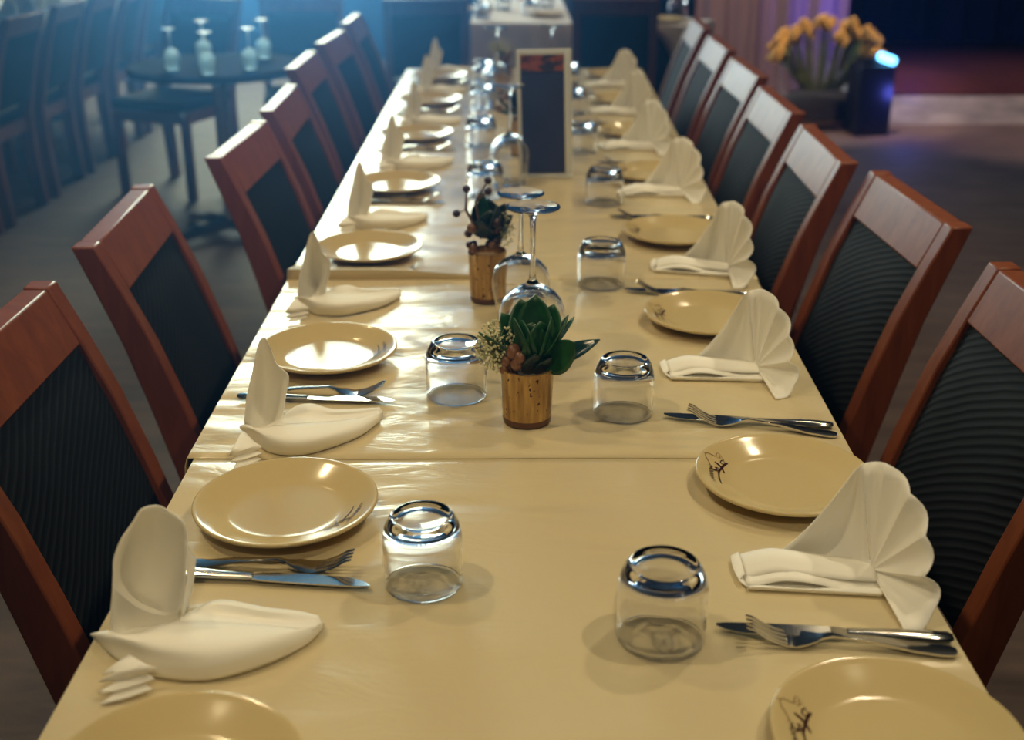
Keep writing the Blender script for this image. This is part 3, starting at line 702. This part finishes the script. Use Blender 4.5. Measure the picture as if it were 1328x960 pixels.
# pot 1: succulent rosette
r = empty('flower_pot', (.020, 1.434, TZ+.0012), 0, 'gold speckled pot with green succulent, white filler flowers and one shiny leaf, nearest the camera', 'flower pot', 'flower pots along the middle')
cup(r, .0325, .0350, .077)
for az, el, L, Wd, cu, ro in [(85, 70, .086, .056, .05, 0), (48, 60, .078, .052, .1, .15), (118, 66, .082, .054, .08, -.15), (152, 52, .074, .052, .1, -.2), (184, 24, .078, .034, .3, .5), (15, 50, .074, .048, .15, -.3), (30, 36, .078, .034, .15, -.4),
                              (-100, 80, .060, .052, .05, 0), (-60, 78, .062, .052, .05, .2), (-140, 74, .064, .050, .1, -.2), (-20, 70, .068, .050, .1, .2), (200, 68, .068, .050, .1, 0)]:
    leaf_mesh('leaf', L, Wd, M['leaf'], r, (.008+.004*math.cos(R_(az)), .004*math.sin(R_(az)), .084), R_(az), R_(el), cu, .3, ro)
leaf_mesh('leaf', .060, .042, M['leaf'], r, (.022, -.008, .078), R_(-8), R_(38), .7, .15, 1.1)
leaf_mesh('leaf', .046, .030, M['leaf_dark'], r, (.004, -.008, .070), R_(-80), R_(60), -.2, .2, .2)
leaf_mesh('leaf', .040, .028, M['leaf_dark'], r, (.014, -.004, .068), R_(-50), R_(55), -.2, .2, -.2)
lf = leaf_mesh('long_leaf', .078, .034, M['leaf_shiny'], r, (.024, .012, .080), R_(12), R_(16), .1, .35, .35, pointy=.2)
lf['label'] = 'glossy blue-green long leaf'
for (x, y, z), s_ in [((-.018, -.012, .102), .0105), ((-.027, -.012, .089), .0075), ((-.030, -.010, .077), .0070), ((-.014, -.020, .088), .0085), ((-.010, -.022, .098), .008)]:
    b = MB(); b.ball((0, 0, 0), s_, 12, (1, 1, 1.1)); b.build('bud', M['bud'], r, (x, y, z))
b = MB()
for p_ in [(-.018, -.012, .102), (-.027, -.012, .089), (-.014, -.020, .088)]: b.tube([(-.010, -.010, .060), ((p_[0]-.014)/2, -.014, (p_[2]+.06)/2), p_], .0018, 6)
b.build('stem', M['bud'], r)
breath(r, (-.042, .004, .104), (.028, .022, .036), 430, 3)
# pot 2: berries
r = empty('flower_pot', (-.042, 1.930, TZ+.0012), 0, 'bronze pot with dark leaves and plum berries on twigs, behind the wine glasses', 'flower pot', 'flower pots along the middle')
cup(r, .0300, .0325, .088)
for az, el, L, Wd, cu, ro, m_ in [(30, 50, .066, .056, .2, 0, 'leaf_dark'), (80, 66, .066, .054, .1, 0, 'leaf_dark'), (0, 36, .060, .050, .2, .3, 'leaf_dark'), (-70, 60, .056, .052, .3, 0, 'leaf_dark'), (140, 60, .058, .046, .2, 0, 'leaf_dark'), (112, 74, .076, .030, .05, .3, 'leaf'), (-30, 66, .064, .054, .1, .3, 'leaf_dark'), (-110, 40, .05, .046, .3, 0, 'leaf_dark')]:
    leaf_mesh('leaf', L, Wd, M[m_], r, (-.002, 0, .110), R_(az), R_(el), cu, .3, ro)
rnd = random.Random(5)
for k_ in range(15):
    a = rnd.uniform(0, 2*PI); b = MB(); b.ball((0, 0, 0), rnd.uniform(.0065, .0095), 10); b.build('bud', M['bud' if k_ % 3 == 0 else 'berry'], r, (-.008+.024*math.cos(a), -.014+.014*math.sin(a), .092+rnd.uniform(0, .052)))
o_ = Vector((-.042, 1.930, TZ+.0012))
twig = MB()
for u, v_ in [(633, 234), (633, 248), (605, 245), (592, 277)]:
    p_ = Q(u, v_, 1.925)-o_; b = MB(); b.ball((0, 0, 0), .0068, 10); b.build('berry', M['berry'], r, p_)
    kx = Q(617, 262, 1.925)-o_ if u > 610 else Q(604, 272, 1.925)-o_
    twig.tube([(-.010, -.004, .11), tuple(kx), tuple(p_)], [.0028, .0022, .0014], 6)
twig.build('stem', M['stem'], r)
breath(r, (.030, .002, .125), (.020, .018, .030), 120, 8)
# pot 3 and 4 further back
r = empty('flower_pot', (.028, 3.16, TZ+.0012), 0, 'flower pot with broad dark green leaves, hidden partly behind the menu stand', 'flower pot', 'flower pots along the middle')
cup(r, .031, .034, .085)
for az, el, L, Wd in [(200, 30, .085, .06), (240, 20, .07, .055), (150, 50, .085, .05), (180, 5, .075, .055), (100, 60, .08, .05), (-60, 40, .07, .05), (20, 50, .07, .05), (215, 60, .08, .05)]:
    leaf_mesh('leaf', L, Wd, M['leaf_dark'], r, (-.005, 0, .098), R_(az), R_(el), .2, .25, 0)
for (x, z) in [(-.04, .15), (-.02, .165), (-.055, .14), (-.062, .118)]:
    b = MB(); b.ball((0, 0, 0), .009, 10); b.build('bud', M['bud'], r, (x, -.02, z))
breath(r, (-.01, .01, .165), (.03, .03, .022), 90, 4)
r = empty('flower_pot', (-.028, 4.12, TZ+.0012), 0, 'flower pot with pale green filler flowers near the far end of the table', 'flower pot', 'flower pots along the middle')
cup(r, .031, .034, .085)
for az, el in [(20, 55), (120, 60), (220, 45), (300, 50)]: leaf_mesh('leaf', .06, .04, M['bud'], r, (0, 0, .09), R_(az), R_(el), .2, .25, 0)
breath(r, (-.012, 0, .150), (.048, .04, .034), 300, 9)

# ------------------------------------------------------------------ menu stand
r = empty('menu_stand', (.079, 2.845, TZ+.0012), R_(-4), 'tall white-framed menu stand with a dark navy card in the middle of the table', 'menu stand')
r.rotation_euler = (R_(2), R_(-1.6), R_(-4))
b = MB(); hw, H, bw = .060, .306, .008
for x in (-hw+bw/2, hw-bw/2): b.box((x, 0, H/2), (bw, .006, H), bev=.001)
for z_ in (bw/2, H-bw*.7): b.box((0, 0, z_), (2*hw-2*bw, .0058, bw*(1 if z_ < .1 else 1.4)), bev=.001)
b.build('frame', M['acrylic'], r)
b = MB(); b.box((.004, .008, H/2), (2*hw+.010, .003, H), bev=.0008); b.build('back_plate', M['acrylic'], r)
b = MB(); b.box((0, .0015, H/2-.02), (2*hw-2*bw, .003, H-.062), bev=0); card = b.build('card', M['navy'], r, smooth=False)
b = MB(); b.box((0, .0012, H-.030), (2*hw-2*bw, .003, .039), bev=0); b.build('card_picture', M['sunset'], card, smooth=False)
b = MB(); b.box((.004, .035, .002), (2*hw+.010, .075, .004), bev=.001); b.build('foot', M['acrylic'], r)

# ------------------------------------------------------------------ background: next table in line, with its cloth
def draped(name, x0, x1, y0, y1, ztop, drop, label, rz=0, amp=.012, point=0):
    cx, cy = (x0+x1)/2, (y0+y1)/2; hx, hy = (x1-x0)/2, (y1-y0)/2
    per = []; n_ = 26
    cs = [(-hx, -hy), (hx, -hy), (hx, hy), (-hx, hy)]
    for i in range(4):
        a, c_ = Vector(cs[i]), Vector(cs[(i+1) % 4])
        for k_ in range(n_): per.append((a.lerp(c_, k_/n_), k_/n_))
    V = [(0, 0, ztop)]; N = len(per)
    for lvl in range(5):
        for i, (p_, t) in enumerate(per):
            f_ = [0, .06, .35, .7, 1][lvl]; d = drop*(1+point*(abs(2*t-1)**3)) * f_
            o2 = p_.normalized()*(0 if lvl == 0 else .006+f_*(.02+amp*math.sin(i*1.3)))
            V.append((p_.x+o2.x, p_.y+o2.y, ztop-d))
    Fc = [(0, 1+i, 1+(i+1) % N) for i in range(N)]
    for lvl in range(4):
        a = 1+lvl*N; Fc += [(a+i, a+N+i, a+N+(i+1) % N, a+(i+1) % N) for i in range(N)]
    o = mesh(name, V, Fc, M['cloth'], None, (cx, cy, 0), angle=60); o.rotation_euler = (0, 0, rz); solid(o, .001)
    return tag(o, label, 'tablecloth')
t = dining_table(-.20, .295, 6.33, 9.2, 'dark wood table beyond the long table, under a white cloth'); t['group'] = 'background tables'
draped('tablecloth', -.215, .31, 6.32, 9.2, .752, .42, 'white cloth hanging over the table beyond the far end, between two dark chairs')
rb = random.Random(2)
def simple_napkin(x, y, z, label, s_=1.0):
    o = dup(nR, (x, y, z), rb.uniform(-1, 1), s_, label=label, group='napkins on background tables'); return o
for i, (x, y) in enumerate([(-.16, 6.55), (.10, 6.75), (-.05, 7.0), (.20, 7.15), (-.18, 7.3)]):
    o = dup(gl0, (x, y, .754), 0, 1.0, label='clear glass on the cloth of the table beyond the far end, %s' % place_txt(i), group='glasses on background tables')
for i, (x, y) in enumerate([(.19, 6.62), (-.20, 6.95)]):
    dup(plate0, (x, y, .754), 0, 1.0, label='pale plate on the table beyond the far end, on the %s' % ('right', 'left')[i], group='plates on background tables')
b = MB(); b.sheet([[(-.05, -.04, .002), (0, -.05, .02), (.05, -.04, .002)], [(-.04, 0, .03), (0, 0, .05), (.045, 0, .03)], [(-.05, .05, .002), (0, .05, .02), (.05, .04, .002)]], 4)
tag(b.build('napkin', M['terracotta'], None, (.08, 7.55, .754)), 'orange napkin on the white cloth of the table beyond the far end', 'napkin')

# table with hanging cloth corner at the right back
t = dining_table(-.16, .16, -.16, .16, 'dark wood table at the right back, under a white cloth with a pointed corner'); t.location = (.83, 6.42, 0); t.rotation_euler = (0, 0, R_(52)); t['group'] = 'background tables'
oc = MB()
V = [(0, 0, .753)]; N = 40; per = []
for i in range(4):
    a0 = [(-.17, -.17), (.17, -.17), (.17, .17), (-.17, .17)]
    for k_ in range(10): per.append((Vector(a0[i]).lerp(Vector(a0[(i+1) % 4]), k_/10), k_/10))
for lvl, f_ in enumerate([0, .08, .5, 1]):
    for i, (p_, t_) in enumerate(per):
        e = abs(2*t_-1); d = f_*(.04+.24*e*e); q = p_*(1+.012*(lvl > 0)); V.append((q.x, q.y, .753-d))
Fc = [(0, 1+i, 1+(i+1) % N) for i in range(N)]
for lvl in range(3): Fc += [(1+lvl*N+i, 1+(lvl+1)*N+i, 1+(lvl+1)*N+(i+1) % N, 1+lvl*N+(i+1) % N) for i in range(N)]
o = mesh('tablecloth', V, Fc, M['cloth'], None, (.83, 6.42, 0), angle=60); o.rotation_euler = (0, 0, R_(52)); solid(o, .001)
tag(o, 'white tablecloth with one pointed corner hanging down behind the right chairs', 'tablecloth')
dup(plate0, (.80, 6.37, .755), 0, 1.0, label='pale plate on the cloth with the pointed corner at the right back', group='plates on background tables')
dup(gl0, (.88, 6.50, .755), 0, 1.2, label='clear glass on the cloth with the pointed corner at the right back', group='glasses on background tables')

# neighbouring table at the left, small table with upturned glasses
t = dining_table(-3.35, -2.62, 3.9, 8.2, 'long dark wood table in the shadowy left background'); t['group'] = 'background tables'
draped('tablecloth', -3.36, -2.56, 6.3, 8.25, .752, .25, 'white cloth on the table in the shadowy left background, seen between chair backs')
for i, (x, y) in enumerate([(-2.66, 6.5), (-2.68, 6.95), (-2.66, 7.4), (-2.68, 7.9)]): simple_napkin(x, y, .754, 'white folded napkin on the shadowy left background table, %s' % place_txt(i), 1.3)
r = empty('pedestal_table', (-1.22, 4.98, 0), 0, 'small dark pedestal table with glasses in the far left background', 'table')
b = MB(); b.lathe([(0, .70), (.36, .70), (.365, .715), (.36, .73), (0, .73)], 40); b.build('tabletop', M['matte_black'], r)
b = MB(); b.lathe([(0, .04), (.035, .04), (.03, .1), (.03, .69), (0, .69)], 20); b.build('pedestal', M['chrome'], r)
for k_ in range(4):
    a = PI/4+k_*PI/2; b = MB(); b.tube([(0, 0, .06), (.18*math.cos(a), .18*math.sin(a), .045), (.34*math.cos(a), .34*math.sin(a), .02)], [.03, .024, .018], 8); b.build('foot', M['chrome'], r)
for i, (x, y) in enumerate([(-1.36, 4.82), (-1.19, 4.70), (-1.05, 4.83), (-1.30, 5.10), (-1.06, 5.16)]):
    o = dup(wg0, (x, y, .732), 0, .66, label='wine glass on the small pedestal table at the far left, %s' % ('leftmost in front', 'second in front', 'third in front', 'behind on the left', 'behind on the right')[i], group='glasses on background tables')
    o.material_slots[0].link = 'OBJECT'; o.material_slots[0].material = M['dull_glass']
for i, (x, y, a) in enumerate([(-1.66, 5.85, 160), (-1.02, 5.95, 190)]):
    dup(chair0, (x, y, 0), R_(a), label='dark chair pulled up to the small pedestal table, %s' % ('left one', 'right one')[i], group='chairs at the pedestal table')

# ------------------------------------------------------------------ right background: stage, curtain, drape, big vase, uplight
r = empty('stage_platform', (0, 0, 0), 0, 'low stage with reddish boards and pale grey front at the right background', 'stage')
b = MB(); b.box((3.72, 8.95, .19), (2.7, 2.8, .02)); b.build('deck', M['stage_top'], r, smooth=False)
b = MB(); b.box((3.72, 7.56, .09), (2.7, .02, .18)); b.build('front_panel', M['stage_front'], r, smooth=False)
b = MB(); b.box((2.36, 8.95, .09), (.02, 2.75, .18)); b.build('side_panel', M['stage_front'], r, smooth=False)
def curtain(name, x0, x1, y, z0, z1, m, label, cat, amp, fr):
    n_ = 120; V = []; Fc = []
    for k_ in range(5):
        for i in range(n_+1):
            x = x0+(x1-x0)*i/n_; V.append((x, y+amp*math.sin(x*fr)+.4*amp*math.sin(x*fr*2.3+k_*.3), z0+(z1-z0)*k_/4))
    for k_ in range(4): Fc += [(k_*(n_+1)+i, k_*(n_+1)+i+1, (k_+1)*(n_+1)+i+1, (k_+1)*(n_+1)+i) for i in range(n_)]
    return tag(mesh(name, V, Fc, m, angle=60), label, cat)
curtain('stage_curtain', .4, 5.1, 10.0, .21, 4.3, M['curtain'], 'dark navy curtain hanging behind the stage', 'curtain', .05, 22)
curtain('sheer_drape', 1.25, 2.28, 8.3, .02, 3.2, M['sheer'], 'sheer mauve drape hanging behind the big glass vase', 'drape', .04, 26)
vx, vy = 1.95, 7.55
r = empty('floor_vase', (vx, vy, 0), 0, 'large glass floor vase with golden flowers and dark moss beside the blue light', 'vase')
b = MB(); b.lathe([(0, 0), (.20, 0), (.235, .02), (.26, .10), (.275, .25), (.278, .45), (.268, .45), (.265, .25), (.25, .11), (.22, .035), (.18, .025), (0, .025)], 48); b.build('glass_bowl', M['glass'], r)
b = MB(); b.lathe([(0, .06), (.18, .05), (.225, .08), (.235, .14), (.20, .19), (.12, .22), (0, .215)], 28); b.build('moss', M['dark_plant'], r)
b = MB(); b.lathe([(0, .028), (.19, .028), (.215, .042), (.215, .055), (0, .055)], 28); b.build('sand_layer', M['pebble'], r)
rv = random.Random(11); pet = MB(); 
for k_ in range(64):
    t = k_/63; a = PI*(1-t); x = .31*math.cos(a)+rv.uniform(-.03, .03); z_ = .40+.19*math.sin(a)**.8+rv.uniform(-.05, .06); y = rv.uniform(-.12, .06)
    b = MB(); rr = rv.uniform(.028, .045)
    for q in range(5):
        an = 2*PI*q/5; b.ball((rr*.6*math.cos(an), rr*.35*math.sin(an*2), rr*.6*math.sin(an)), rr*.5, 6)
    b.build('flower', M['petal'], r, (x, y, z_)); pet.tube([(x*.3, 0, .2), (x*.7, y*.5, .36), (x, y, z_)], .006, 5)
o = pet.build('flower_stems', M['breath_green'], r); o['kind'] = 'stuff'
r = empty('uplight', (2.17, 7.25, 0), R_(8), 'black upright box lamp with a glowing blue lens at the right background', 'lamp')
b = MB(); b.box((0, 0, .21), (.22, .20, .42), bev=.015); b.build('body', M['black'], r)
b = MB(); b.box((0, .02, .435), (.16, .12, .04), bev=.01); hd = b.build('head', M['black'], r)
b = MB(); b.box((.06, -.06, .455), (.12, .05, .045), Euler((R_(25), R_(18), 0)).to_matrix(), bev=.02); b.build('lens', M['led'], hd)['label'] = 'glowing blue-white lens'
